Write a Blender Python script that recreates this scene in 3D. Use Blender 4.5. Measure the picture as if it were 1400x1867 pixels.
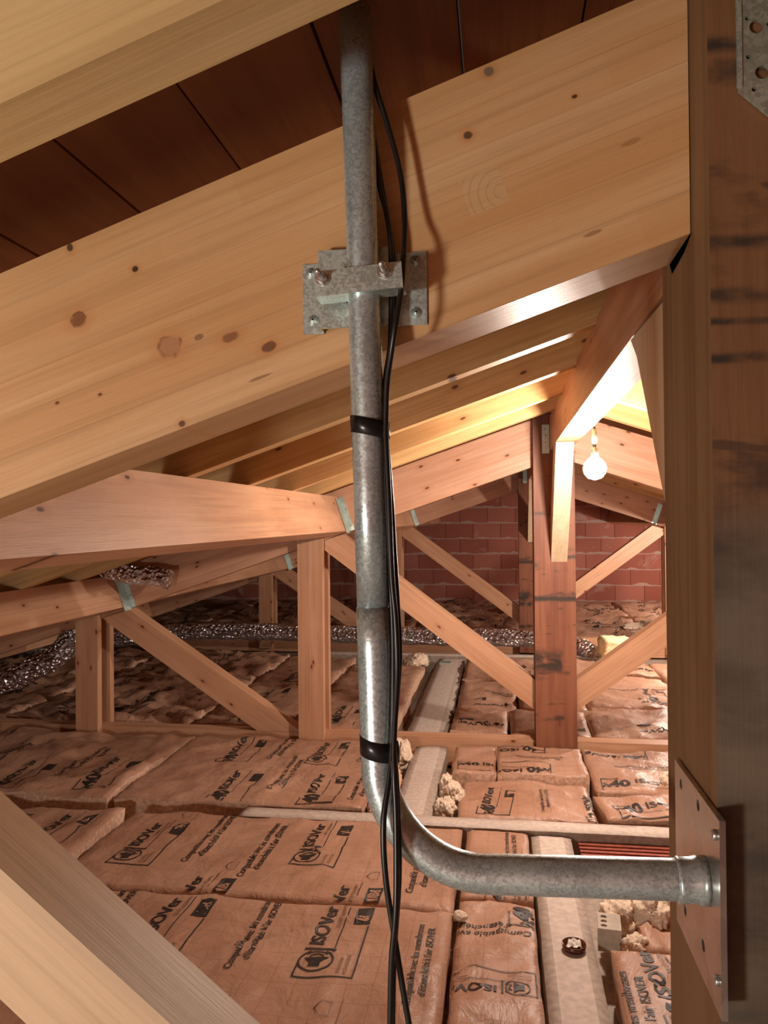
import bpy, bmesh, math, random
from mathutils import Vector, Matrix, noise
R = math.radians
for o in list(bpy.data.objects): bpy.data.objects.remove(o)
S = bpy.context.scene; COL = S.collection
random.seed(7)

# ------------------------------------------------------------ camera, light, exposure
EYE = 1.28
cd = bpy.data.cameras.new('camera'); cam = bpy.data.objects.new('camera', cd); COL.objects.link(cam)
cd.sensor_fit = 'VERTICAL'; cd.sensor_height = 36.0; cd.lens = 36.0 * 1400 / 1867
cd.clip_start = 0.02
mx = Matrix(((0.988690420124916, 0.010055042027060779, 0.14963378291665055), (0.14971675809635818, -0.008121427915604273, -0.988695572334441), (-0.008726138798666938, 0.9999164657802398, -0.009534986272707184))).to_4x4()
mx.translation = (0, 0, EYE); cam.matrix_world = mx
S.camera = cam
W = bpy.data.worlds.new('attic_dark'); S.world = W; W.use_nodes = True
W.node_tree.nodes['Background'].inputs[0].default_value = (1, .74, .58, 1)
W.node_tree.nodes['Background'].inputs[1].default_value = 0.035
S.view_settings.view_transform = 'Standard'; S.view_settings.look = 'None'; S.view_settings.gamma = 1
S.view_settings.use_curve_mapping = False
S.view_settings.exposure = 0.0
def lamp(name, kind, loc, power, col, size=.1, rot=None, **k):
    l = bpy.data.lights.new(name, kind); l.energy = power; l.color = col
    if kind == 'AREA': l.shape = 'DISK'; l.size = size
    else: l.shadow_soft_size = size
    for a, b in k.items(): setattr(l, a, b)
    o = bpy.data.objects.new(name, l); COL.objects.link(o); o.location = loc
    if rot: o.rotation_euler = rot
    return o
BULB = (0.392, 3.30, 1.49)
lamp('far_bay_fill', 'POINT', (1.78, 6.45, 1.15), 170, (1, .87, .77), .06)  # added unseen fill lamp, no bulb modelled; brightens the bay past the middle truss
lamp('last_bay_fill', 'POINT', (2.45, 10.0, .90), 75, (1, .87, .78), .06)  # second added fill, hidden behind the near post, to lift the brick wall
lamp('work_light', 'POINT', (-1.25, -1.0, .66), 106, (1, .96, .88), .12)

# ------------------------------------------------------------ node helpers
class N:
    def __init__(s, name):
        s.m = bpy.data.materials.new(name); s.m.use_nodes = True; s.t = s.m.node_tree
        s.b = s.t.nodes['Principled BSDF']
    def n(s, typ, **k):
        nd = s.t.nodes.new(typ)
        for a, v in k.items(): setattr(nd, a, v)
        return nd
    def l(s, a, b): s.t.links.new(a, b)
    def put(s, sock, v):
        if hasattr(v, 'links'): s.l(v, sock)
        elif v is not None: sock.default_value = v
    def math(s, op, a, b=0.0, c=None, clamp=False):
        nd = s.n('ShaderNodeMath', operation=op, use_clamp=clamp); s.put(nd.inputs[0], a); s.put(nd.inputs[1], b)
        if c is not None: s.put(nd.inputs[2], c)
        return nd.outputs[0]
    def vm(s, op, a, b=None, c=None):
        nd = s.n('ShaderNodeVectorMath', operation=op); s.put(nd.inputs[0], a)
        if b is not None: s.put(nd.inputs[1], b)
        if c is not None: s.put(nd.inputs[2], c)
        return nd.outputs['Value'] if op in ('LENGTH', 'DISTANCE', 'DOT_PRODUCT') else nd.outputs[0]
    def mix(s, f, a, b, typ='MIX'):
        nd = s.n('ShaderNodeMix', data_type='RGBA', blend_type=typ)
        s.put(nd.inputs[0], f); s.put(nd.inputs[6], a if hasattr(a, 'links') else (*a, 1)); s.put(nd.inputs[7], b if hasattr(b, 'links') else (*b, 1))
        return nd.outputs[2]
    def noise(s, vec, scale=5, detail=3, dist=0, rough=.5):
        nd = s.n('ShaderNodeTexNoise'); s.put(nd.inputs['Vector'], vec); s.put(nd.inputs['Scale'], scale)
        nd.inputs['Detail'].default_value = detail; nd.inputs['Distortion'].default_value = dist; nd.inputs['Roughness'].default_value = rough
        return nd.outputs['Fac']
    def ss(s, v, a, b):      # smoothstep
        nd = s.n('ShaderNodeMapRange', interpolation_type='SMOOTHSTEP'); s.put(nd.inputs[0], v)
        nd.inputs[1].default_value = a; nd.inputs[2].default_value = b; return nd.outputs[0]
    def obj(s, rnd=True):
        tc = s.n('ShaderNodeTexCoord').outputs['Object']
        if not rnd: return tc
        r = s.n('ShaderNodeObjectInfo').outputs['Random']
        v = s.n('ShaderNodeCombineXYZ'); s.l(s.math('MULTIPLY', r, 17.0), v.inputs[0]); s.l(s.math('MULTIPLY', r, 5.3), v.inputs[1]); s.l(s.math('MULTIPLY', r, 9.1), v.inputs[2])
        return s.vm('ADD', tc, v.outputs[0])
    def sep(s, v):
        nd = s.n('ShaderNodeSeparateXYZ'); s.l(v, nd.inputs[0]); return nd.outputs
    def bump(s, h, strength=.3, dist=.01):
        nd = s.n('ShaderNodeBump'); s.put(nd.inputs['Height'], h); nd.inputs['Strength'].default_value = strength; nd.inputs['Distance'].default_value = dist
        s.l(nd.outputs[0], s.b.inputs['Normal'])
    def fin(s, col=None, rough=.5, metal=0, spec=.5):
        s.put(s.b.inputs['Base Color'], col if (col is None or hasattr(col, 'links')) else (*col, 1))
        s.put(s.b.inputs['Roughness'], rough); s.b.inputs['Metallic'].default_value = metal
        s.b.inputs['Specular IOR Level'].default_value = spec
        return s.m

def wood(name, light, dark, glulam=False, knots=.5, stain=0, spots=(), rough=.5, patch=None, bands=()):
    s = N(name); p = s.obj(); raw = s.obj(False)
    g = s.noise(s.vm('MULTIPLY', p, (.9, 11, 11)), 1.6, 5, .9)
    ring = s.noise(s.vm('MULTIPLY', p, (.7, 42, 42)), 1.7, 3, .5)
    fib = s.noise(s.vm('MULTIPLY', p, (9, 260, 260)), 1.2, 3)
    c = s.mix(s.ss(g, .3, .72), light, dark)
    c = s.mix(s.math('MULTIPLY', s.ss(ring, .45, .7), .42), c, tuple(v * .66 for v in dark))
    c = s.mix(s.math('MULTIPLY', s.ss(fib, .5, .78), .22), c, tuple(v * .5 for v in dark))
    c = s.mix(s.math('MULTIPLY', s.ss(s.noise(p, 2.1, 2), .38, .68), .3), c, tuple(min(1, v * 1.18) for v in light))
    if glulam:
        x, y, z = s.sep(raw)
        lam = s.math('FLOOR', s.math('DIVIDE', z, .043))
        off = s.n('ShaderNodeTexWhiteNoise', noise_dimensions='1D'); s.l(lam, off.inputs['W'])
        cell = s.math('FLOOR', s.math('ADD', s.math('MULTIPLY', x, 1.9), s.math('MULTIPLY', off.outputs['Value'], 7)))
        v = s.n('ShaderNodeCombineXYZ'); s.l(lam, v.inputs[0]); s.l(cell, v.inputs[1])
        wn = s.n('ShaderNodeTexWhiteNoise', noise_dimensions='2D'); s.l(v.outputs[0], wn.inputs['Vector'])
        c = s.mix(s.math('MULTIPLY', wn.outputs['Value'], .38), c, tuple(v_ * k for v_, k in zip(dark, (.95, .86, .72))))
        fr = s.math('FRACT', s.math('DIVIDE', z, .043))
        c = s.mix(s.math('MULTIPLY', s.math('LESS_THAN', fr, .035), .22), c, tuple(v_ * .5 for v_ in dark))
    if knots:
        kx_, ky_, kz_ = s.sep(p); kv = s.n('ShaderNodeCombineXYZ'); s.l(s.math('MULTIPLY', kx_, 4.2), kv.inputs[0]); s.l(s.math('MULTIPLY', kz_, 9.5), kv.inputs[1])
        kw = s.vm('ADD', kv.outputs[0], s.vm('MULTIPLY', s.n('ShaderNodeTexNoise').outputs['Color'], (.1, .1, 0)))
        vo = s.n('ShaderNodeTexVoronoi', feature='F1', voronoi_dimensions='2D'); s.l(kw, vo.inputs['Vector']); vo.inputs['Scale'].default_value = 1.0
        pick = s.math('GREATER_THAN', s.sep(vo.outputs['Color'])[0], 1 - knots * .8)
        core = s.math('MULTIPLY', s.math('SUBTRACT', 1, s.ss(vo.outputs['Distance'], .035, .075)), pick)
        halo = s.math('MULTIPLY', s.math('SUBTRACT', 1, s.ss(vo.outputs['Distance'], .06, .24)), s.math('MULTIPLY', pick, .4))
        c = s.mix(halo, c, tuple(v * k for v, k in zip(dark, (.85, .65, .5))))
        c = s.mix(core, c, (.12, .045, .02))
    wob = s.noise(s.vm('MULTIPLY', raw, (1, 1, 1)), 70, 2)
    for (kx, kz, rx, rz, col, kind) in spots:
        d = s.vm('LENGTH', s.vm('MULTIPLY', s.vm('SUBTRACT', raw, (kx, 0, kz)), (1 / rx, 0, 1 / rz)))
        d = s.math('ADD', d, s.math('MULTIPLY', s.math('SUBTRACT', wob, .5), .8))
        if kind != 'p':
            c = s.mix(s.math('MULTIPLY', s.math('SUBTRACT', 1, s.ss(d, .9, 2.6)), .45), c, tuple(v * k for v, k in zip(dark, (.9, .66, .5))))
        c = s.mix(s.math('MULTIPLY', s.math('SUBTRACT', 1, s.ss(d, .7, 1.15)), .65 if kind == 'p' else .92), c, col)
        if kind == 'r':
            ringm = s.math('SUBTRACT', 1, s.ss(s.math('ABSOLUTE', s.math('SUBTRACT', d, .98)), .06, .2))
            c = s.mix(s.math('MULTIPLY', s.math('MULTIPLY', ringm, s.ss(s.noise(raw, 60, 2, .5), .36, .62)), .6), c, (.09, .03, .015))
    if patch:     # end-grain patch of a plug piece, with growth rings
        (kx, kz, rx, rz) = patch
        q = s.vm('MULTIPLY', s.vm('SUBTRACT', raw, (kx, 0, kz)), (1 / rx, 0, 1 / rz)); qs = s.sep(q)
        inside = s.math('MULTIPLY', s.math('LESS_THAN', s.math('ABSOLUTE', qs[0]), 1), s.math('LESS_THAN', s.math('ABSOLUTE', qs[2]), 1))
        dd = s.vm('LENGTH', s.vm('MULTIPLY', s.vm('SUBTRACT', raw, (kx + rx * .8, 0, kz - rz * .4)), (1, 0, 1)))
        rg = s.math('SINE', s.math('MULTIPLY', s.math('ADD', dd, s.math('MULTIPLY', s.noise(raw, 40, 2), .006)), 700))
        c = s.mix(s.math('MULTIPLY', inside, .42), c, s.mix(s.math('MULTIPLY', s.ss(rg, .5, 1), .6), (.62, .42, .22), (.36, .21, .10)))
    if stain:
        x, y, z = s.sep(raw)
        st = s.noise(s.vm('MULTIPLY', p, (7, 3.2, 3.2)), 1.6, 5, .3, .62)
        st2 = s.noise(s.vm('MULTIPLY', p, (26, 4, 4)), 1.5, 3, .2)
        hgt = s.ss(x, .1, stain) if stain > 0 else None
        m = s.math('MAXIMUM', s.math('MULTIPLY', s.ss(st, .52 if stain > 1 else .57, .66 if stain > 1 else .70), .7), s.math('MULTIPLY', s.ss(st2, .64, .70), .6))
        wv = s.noise(s.vm('MULTIPLY', p, (1, 1, 1)), 30, 3); wz = s.noise(s.vm('MULTIPLY', p, (9, 4, 4)), 2, 2)
        for (bx, bw, lo_, hi_) in bands:
            q = s.math('ABSOLUTE', s.math('SUBTRACT', s.math('ADD', x, s.math('MULTIPLY', s.math('SUBTRACT', wv, .5), bw * 1.2)), bx))
            q = s.math('MULTIPLY', s.math('SUBTRACT', 1, s.ss(q, bw * .3, bw * 1.9)), s.ss(s.math('ADD', st, s.math('MULTIPLY', wz, .5)), .62, .80))
            q = s.math('MULTIPLY', q, s.math('MULTIPLY', s.ss(s.math('ADD', z, s.math('MULTIPLY', wz, .05)), lo_, lo_ + .02), s.math('SUBTRACT', 1, s.ss(s.math('ADD', z, s.math('MULTIPLY', wz, .05)), hi_, hi_ + .03))))
            m = s.math('MAXIMUM', m, s.math('MULTIPLY', q, .93))
        c = s.mix(m, c, (.030, .024, .020))
        if stain > 1:
            low = s.math('SUBTRACT', 1, s.ss(s.math('ADD', x, s.math('MULTIPLY', st, .25)), stain - .06, stain + .06))
            c = s.mix(s.math('MULTIPLY', low, .82), c, s.mix(s.ss(st, .35, .65), (.15, .125, .09), (.06, .055, .045)))
    s.bump(s.math('ADD', fib, s.math('MULTIPLY', ring, .8)), .22, .0012)
    return s.fin(c, rough, 0, .35)

def metal(name, base, rough, spang=60, bumpy=0.15, mt=.92, streak=True):
    s = N(name); p = s.obj()
    vo = s.n('ShaderNodeTexVoronoi'); s.l(p, vo.inputs['Vector']); vo.inputs['Scale'].default_value = spang
    a = s.noise(p, 22, 4); b = s.noise(p, 130, 3)
    f = s.math('ADD', s.math('MULTIPLY', s.sep(vo.outputs['Color'])[0], .35), s.math('MULTIPLY', a, .65))
    c = s.mix(s.ss(f, .3, .7), tuple(v * .78 for v in base), tuple(min(1, v * 1.16) for v in base))
    if streak:
        c = s.mix(s.math('MULTIPLY', s.ss(b, .58, .72), .06), c, tuple(v * .4 for v in base))
    r = s.math('ADD', rough - .08, s.math('MULTIPLY', f, .2))
    s.bump(s.math('ADD', a, s.math('MULTIPLY', b, .3)), bumpy, .001)
    return s.fin(c, r, mt)

def plain(name, col, rough=.6, metal_=0, nscale=30, var=.25, bmp=.1, spec=.5):
    s = N(name); p = s.obj(); a = s.noise(p, nscale, 4)
    c = s.mix(s.ss(a, .3, .7), tuple(v * (1 - var) for v in col), tuple(min(1, v * (1 + var)) for v in col))
    if bmp: s.bump(a, bmp, .002)
    return s.fin(c, rough, metal_, spec)

# ------------------------------------------------------------ colours
SL = .33765; TH = math.atan(SL)                    # roof slope
spr_l, spr_d = (.69, .43, .22), (.58, .315, .135)
RA = dict()                                         # rafter-local knot list is filled below
CX0, CZ0 = -1.30, 1.508 + SL * (-1.30)
def rl(x, z):                                       # world XZ -> rafter grain coordinates
    dx, dz = x - CX0, z - CZ0
    return (dx * math.cos(TH) + dz * math.sin(TH), -dx * math.sin(TH) + dz * math.cos(TH))
kn = [(-.489, 1.518, .010, .009, (.22, .085, .035), 'r'), (-.375, 1.482, .014, .012, (.42, .20, .09), 'r'), (-.303, 1.489, .011, .006, (.25, .10, .04), 'k'),
      (-.257, 1.476, .009, .006, (.16, .06, .028), 'k'), (-.417, 1.574, .0042, .0038, (.03, .012, .006), 'k'), (-.499, 1.604, .0045, .0052, (.06, .035, .02), 'k'),
      (-.031, 1.698, .0055, .0045, (.10, .05, .02), 'r'), (-.008, 1.766, .006, .006, (.18, .13, .08), 'k'), (.083, 1.730, .003, .002, (.06, .025, .012), 'k'),
      (-.361, 1.392, .0045, .004, (.10, .035, .018), 'k'), (-.462, 1.429, .003, .002, (.10, .04, .02), 'k'), (-.516, 1.421, .003, .002, (.10, .04, .02), 'k'),
      (-.267, 1.442, .014, .0018, (.17, .075, .035), 'p'), (.10, 1.582, .011, .0022, (.24, .11, .04), 'p'), (-.34, 1.491, .006, .0035, (.12, .07, .04), 'p'),
      (-.13, 1.655, .003, .0022, (.06, .025, .012), 'k'), (.14, 1.676, .012, .003, (.35, .17, .06), 'p')]
spots = [(*rl(a, b), c, d, e, f) for a, b, c, d, e, f in kn]
px_, pz_ = rl(-.014, 1.636)
M = {}
M['glulam'] = wood('spruce_glulam', spr_l, spr_d, True, 0, 0, spots, .42, (px_, pz_, .022, .021))
M['spruce'] = wood('spruce_pale', (.66, .46, .22), (.56, .36, .15), False, .3)
M['chevron'] = wood('spruce_rafter', (.62, .385, .17), (.50, .28, .105), False, .45)
M['fir'] = wood('fir_pink', (.60, .335, .195), (.50, .25, .135), False, .35, rough=.48)
M['fir_knot'] = wood('fir_knotty', (.62, .35, .225), (.50, .255, .15), True, .8, rough=.42)
M['brace'] = wood('brace_pale', (.70, .49, .31), (.60, .40, .23), False, .3)
M['post_near'] = wood('post_stained', (.215, .10, .042), (.14, .06, .024), False, .12, 1.52, rough=.6, bands=((1.831, .0065, -1, 1), (1.71, .012, -.045, 1), (1.64, .006, -1, 1), (1.615, .004, -1, 1), (1.59, .006, -1, 1), (1.565, .003, -1, 1), (1.53, .004, -1, 1)))
M['post_side'] = wood('post_clean_side', (.215, .115, .052), (.155, .075, .03), False, .12, rough=.6)
M['post_far'] = wood('post_brown', (.27, .105, .055), (.18, .062, .033), False, .2, .5, rough=.55, bands=((.93, .013, -1, 1), (.575, .05, -.13, 1), (.50, .018, -.17, 1), (.27, .014, -.13, 1), (1.16, .010, -1, -.13)))
M['strut'] = wood('strut_pale', (.70, .54, .37), (.62, .45, .28), False, .25)
M['deck'] = wood('deck_board', (.225, .08, .028), (.155, .048, .017), False, .55, rough=.6)
M['galv'] = metal('galvanised_plate', (.56, .67, .635), .34, 420, .08, .74)
M['pipe'] = metal('galvanised_pipe', (.54, .64, .65), .28, 420, .16, .66)
M['steel'] = metal('steel_bolt', (.62, .62, .60), .25, 300, .05)
M['plate'] = metal('worn_steel_plate', (.50, .47, .44), .22, 25, .10)
M['gusset'] = metal('dull_gusset', (.46, .52, .44), .42, 240, .1, .7)
M['tape'] = plain('black_tape', (.008, .008, .009), .28, 0, 60, .2, .1)
M['cable'] = plain('black_cable', (.012, .010, .009), .32, 0, 90, .2, .05)
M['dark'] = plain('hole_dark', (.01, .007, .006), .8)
M['conc'] = plain('concrete', (.56, .46, .385), .85, 0, 45, .12, .25)
M['concdark'] = plain('concrete_dark', (.40, .32, .26), .9, 0, 45, .15, .4)  # darker mortar and concrete of the floor, joist edges and sides
M['wool'] = plain('glass_wool', (.78, .61, .46), .95, 0, 120, .15, 1.0, .1)
M['woolpink'] = plain('torn_kraft_edge', (.66, .42, .29), .9, 0, 60, .22, .8, .2)
M['yellow'] = plain('yellow_wool', (.85, .66, .38), .95, 0, 60, .15, 1.0, .1)
M['ink'] = plain('print_ink', (.030, .022, .019), .55, 0, 40, .3, 0)
M['ink_light'] = plain('print_ink_thin', (.17, .085, .05), .55, 0, 40, .2, 0)
M['block'] = plain('grey_block', (.46, .39, .31), .8, 0, 40, .12, .2)
M['lid'] = plain('brown_lid', (.09, .022, .010), .22, 0, 20, .2, .05)
M['paper'] = plain('crumpled_paper', (.75, .68, .60), .7, 0, 40, .15, .4)
M['terracotta'] = plain('terracotta', (.27, .06, .032), .8, 0, 30, .2, .3)

s = N('kraft'); p = s.obj(False); x, y, z = s.sep(p)
def gl(v, per, w):
    f = s.math('ABSOLUTE', s.math('SUBTRACT', s.math('FRACT', s.math('DIVIDE', v, per)), .5))
    return s.math('LESS_THAN', f, w / per / 2)
rp = s.obj()
a = s.noise(rp, 3.2, 4); b = s.noise(rp, 34, 4)
c = s.mix(s.ss(a, .3, .7), (.40, .215, .135), (.49, .285, .19))
c = s.mix(s.math('MULTIPLY', s.ss(b, .45, .75), .18), c, (.36, .17, .09))
g = s.math('MAXIMUM', gl(x, .072, .0022), gl(y, .072, .0022))
c = s.mix(s.math('MULTIPLY', g, .5), c, (.25, .10, .055))
wr = s.noise(s.vm('MULTIPLY', rp, (1, .7, 1)), 8, 5, .5, .6)
s.bump(s.math('ADD', wr, s.math('MULTIPLY', b, .12)), .6, .025)
M['kraft'] = s.fin(c, .46, 0, .4)
M['kraft'].name = 'kraft_facing'

s = N('foil'); p = s.obj()
vo = s.n('ShaderNodeTexVoronoi'); s.l(s.vm('ADD', p, s.vm('MULTIPLY', s.n('ShaderNodeTexNoise').outputs['Color'], (.02, .02, .02))), vo.inputs['Vector']); vo.inputs['Scale'].default_value = 38
a = s.noise(p, 26, 4, 1.2)
s.bump(s.math('ADD', vo.outputs['Distance'], a), 1.0, .03)
M['foil'] = s.fin(s.mix(s.ss(a, .3, .7), (.66, .64, .68), (.92, .93, .98)), .10, 1.0)

s = N('brick_wall'); p = s.obj(False); x, y, z = s.sep(p)
wob = s.math('MULTIPLY', s.math('SUBTRACT', s.noise(p, 9, 3), .5), .03)
zz = s.math('DIVIDE', s.math('ADD', s.math('SUBTRACT', z, .035), wob), .2335)
row = s.math('FLOOR', zz); fz = s.math('FRACT', zz)
off = s.math('MULTIPLY', s.math('MODULO', row, 2), .47)
xx = s.math('ADD', s.math('DIVIDE', x, .415), off); fx = s.math('FRACT', xx)
v = s.n('ShaderNodeCombineXYZ'); s.l(row, v.inputs[0]); s.l(s.math('FLOOR', xx), v.inputs[1])
wn = s.n('ShaderNodeTexWhiteNoise', noise_dimensions='2D'); s.l(v.outputs[0], wn.inputs['Vector'])
c = s.mix(wn.outputs['Value'], (.34, .11, .075), (.44, .165, .12))
rib = s.math('FRACT', s.math('MULTIPLY', fz, 9))
c = s.mix(s.math('MULTIPLY', s.math('LESS_THAN', rib, .18), .25), c, (.20, .045, .03))
c = s.mix(s.math('MULTIPLY', s.math('LESS_THAN', fx, .022), .8), c, (.10, .03, .02))
sm = s.noise(s.vm('MULTIPLY', p, (1, 1, 1)), 2.2, 5, .4, .65)
thick = s.math('ADD', .06, s.math('MULTIPLY', s.ss(s.noise(p, 3.1, 3), .42, .7), .16))
c = s.mix(s.math('MULTIPLY', s.math('LESS_THAN', fz, thick), .8), c, (.50, .36, .30))
c = s.mix(s.math('MULTIPLY', s.ss(sm, .60, .68), .6), c, (.50, .34, .28))
s.bump(s.math('ADD', s.math('GREATER_THAN', fz, .06), s.math('MULTIPLY', sm, .5)), .5, .01)
M['brick'] = s.fin(c, .85, 0, .2)

s = N('bulb_glow'); s.b.inputs['Emission Color'].default_value = (1, .86, .75, 1); s.b.inputs['Emission Strength'].default_value = 1180   # the real glowing globe lights the attic
M['bulb'] = s.fin((1, .95, .9), .3)

# ------------------------------------------------------------ object helpers
def tag(o, label=None, cat=None, group=None, kind=None):
    if label: o['label'] = label
    if cat: o['category'] = cat
    if group: o['group'] = group
    if kind: o['kind'] = kind
    return o
def mesh(name, bm, mats, parent=None, smooth=False, mat4=None):
    me = bpy.data.meshes.new(name); bmesh.ops.recalc_face_normals(bm, faces=bm.faces); bm.to_mesh(me); bm.free()
    if not isinstance(mats, (list, tuple)): mats = [mats]
    for m in mats: me.materials.append(m)
    if smooth:
        for f in me.polygons: f.use_smooth = True
    o = bpy.data.objects.new(name, me); COL.objects.link(o)
    if mat4 is not None: o.matrix_world = mat4
    if parent is not None: o.parent = parent
    return o
def empty(name, loc=(0, 0, 0), rot=(0, 0, 0)):
    o = bpy.data.objects.new(name, None); COL.objects.link(o); o.location = loc; o.rotation_euler = rot; o.empty_display_size = .05
    return o
def bevel(bm, w=.003, seg=2):
    es = [e for e in bm.edges if e.is_manifold and e.calc_face_angle(0) > .5]
    bmesh.ops.bevel(bm, geom=es, offset=w, segments=seg, affect='EDGES', profile=.5)
def boxbm(x0, x1, y0, y1, z0, z1, bm=None):
    bm = bm or bmesh.new()
    v = [bm.verts.new((x, y, z)) for x in (x0, x1) for y in (y0, y1) for z in (z0, z1)]
    for f in ((0, 1, 3, 2), (4, 6, 7, 5), (0, 4, 5, 1), (2, 3, 7, 6), (0, 2, 6, 4), (1, 5, 7, 3)): bm.faces.new([v[i] for i in f])
    return bm
def timber(name, pts, y0, y1, ang, mat, bev=.003, parent=None, side=None):
    """prism: outline pts in world XZ, from y0 to y1; grain runs along the local x axis at angle ang"""
    ox, oz = pts[0]; ca, sa = math.cos(ang), math.sin(ang)
    bm = bmesh.new(); lo = []; hi = []
    for (x, z) in pts:
        dx, dz = x - ox, z - oz
        lx, lz = dx * ca + dz * sa, -dx * sa + dz * ca
        lo.append(bm.verts.new((lx, 0, lz))); hi.append(bm.verts.new((lx, y1 - y0, lz)))
    bm.faces.new(lo); bm.faces.new(hi[::-1]); n = len(pts)
    for i in range(n): bm.faces.new((lo[i], hi[i], hi[(i + 1) % n], lo[(i + 1) % n]))
    if bev: bevel(bm, bev)
    if side:
        bm.normal_update()
        for f in bm.faces:
            if abs(f.normal.y) < .6: f.material_index = 1
        mat = [mat, side]
    o = mesh(name, bm, mat, parent)
    o.location = (ox, y0, oz); o.rotation_euler = (0, -ang, 0)
    return o
def ytimber(name, corner, w, h, ang, y0, y1, mat, bev=.004):
    """timber along Y; corner = top right edge (X,Z); section rotated by ang about Y; local x = world Y"""
    X, Z = corner
    bm = boxbm(0, y1 - y0, 0, w, -h, 0); bevel(bm, bev)
    o = mesh(name, bm, mat)
    ux = Vector((0, 1, 0)); uy = Vector((-math.cos(ang), 0, -math.sin(ang))); uz = Vector((-math.sin(ang), 0, math.cos(ang)))
    m = Matrix((ux, uy, uz)).transposed().to_4x4(); m.translation = (X, y0, Z); o.matrix_world = m
    return o
def tube(name, pts, r, mat, parent=None, seg=24, cap=True, res=None):
    rr = r if isinstance(r, (list, tuple)) else [r] * len(pts)
    bm = bmesh.new(); P = [Vector(p) for p in pts]; rings = []
    t0 = (P[1] - P[0]).normalized(); up = Vector((0, 1, 0)) if abs(t0.y) < .9 else Vector((1, 0, 0))
    for i, p in enumerate(P):
        t = (P[min(i + 1, len(P) - 1)] - P[max(i - 1, 0)]).normalized()
        a = (up - t * up.dot(t)).normalized(); up = a; b = t.cross(a)
        rings.append([bm.verts.new(p + (a * math.cos(k * 2 * math.pi / seg) + b * math.sin(k * 2 * math.pi / seg)) * rr[i]) for k in range(seg)])
    for i in range(len(rings) - 1):
        for k in range(seg): bm.faces.new((rings[i][k], rings[i][(k + 1) % seg], rings[i + 1][(k + 1) % seg], rings[i + 1][k]))
    if cap: bm.faces.new(rings[0][::-1]); bm.faces.new(rings[-1])
    return mesh(name, bm, mat, parent, True)
def spline(ctrl, n=8):
    P = [Vector(p) for p in ctrl]; P = [2 * P[0] - P[1]] + P + [2 * P[-1] - P[-2]]; out = []
    for i in range(1, len(P) - 2):
        for k in range(n):
            t = k / n; a, b, c, d = P[i - 1], P[i], P[i + 1], P[i + 2]
            out.append(.5 * ((2 * b) + (c - a) * t + (2 * a - 5 * b + 4 * c - d) * t * t + (3 * b - a - 3 * c + d) * t ** 3))
    out.append(P[-2]); return out
def cyl(name, a, b, r, mat, parent=None, seg=24): return tube(name, [a, b], r, mat, parent, seg)
def cutout(o, cutters):
    for c in cutters:
        m = o.modifiers.new('cut', 'BOOLEAN'); m.operation = 'DIFFERENCE'; m.object = c; m.solver = 'EXACT'
    bpy.context.view_layer.update()
    dg = bpy.context.evaluated_depsgraph_get(); me = bpy.data.meshes.new_from_object(o.evaluated_get(dg)); o.modifiers.clear()
    for f in me.polygons: f.use_smooth = False
    o.data = me
    for c in cutters: bpy.data.objects.remove(c)

# roof lines (left of the ridge); off = vertical drop below the top of the principal rafters
RX = .331
def zl(x, off=0): return 1.777 + SL * x - off
def zr(x, off=0): return zl(2 * RX - x, off)
APEX = zl(RX)

# ------------------------------------------------------------ structure
tag(mesh('floor', boxbm(-5.6, 6.2, -2.2, 11.9, -.30, -.16), M['concdark']), kind='structure')
bm = boxbm(-5.6, 6.2, 0, .2, -.3, 2.6)
tag(mesh('wall_front', boxbm(-5.6, 6.2, -2.4, -2.21, -.3, 2.6), M['brick']), kind='structure')
tag(mesh('wall_back', bm, M['brick'], None, False, Matrix.Translation((0, 11.72, 0))), kind='structure')
# ceiling: boards of the roof deck, each its own mesh under one structure object
ceil = tag(empty('ceiling', (0, 0, 0)), kind='structure')
xs = [.331, .110, -.042, -.195, -.347, -.494, -.647] + [-.647 - .152 * k for k in range(1, 29)]
for i in range(len(xs) - 1):
    a, b = xs[i], xs[i + 1]; dz = random.uniform(0, .003)
    for side in (0, 1):
        f = (lambda q: zl(q, -.10 - dz)) if side == 0 else (lambda q: zr(q, -.10 - dz))
        if side: a_, b_ = 2 * RX - a, 2 * RX - b
        else: a_, b_ = a, b
        g = .0016 if b_ < a_ else -.0016
        pts = [(a_ - g, f(a_ - g)), (b_ + g, f(b_ + g)), (b_ + g, f(b_ + g) + .024), (a_ - g, f(a_ - g) + .024)]
        bm = bmesh.new(); n0 = []; n1 = []
        for (x_, z_) in pts: n0.append(bm.verts.new((0, x_ - a_, z_ - f(a_)))); n1.append(bm.verts.new((14.0, x_ - a_, z_ - f(a_))))
        bm.faces.new(n0); bm.faces.new(n1[::-1])
        for k in range(4): bm.faces.new((n0[k], n0[(k + 1) % 4], n1[(k + 1) % 4], n1[k]))
        bevel(bm, .0015, 1)
        o = mesh('deck_board', bm, M['deck'], ceil)
        o.matrix_world = Matrix(((0, 1, 0, a_), (1, 0, 0, -2.2), (0, 0, 1, f(a_)), (0, 0, 0, 1)))

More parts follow.
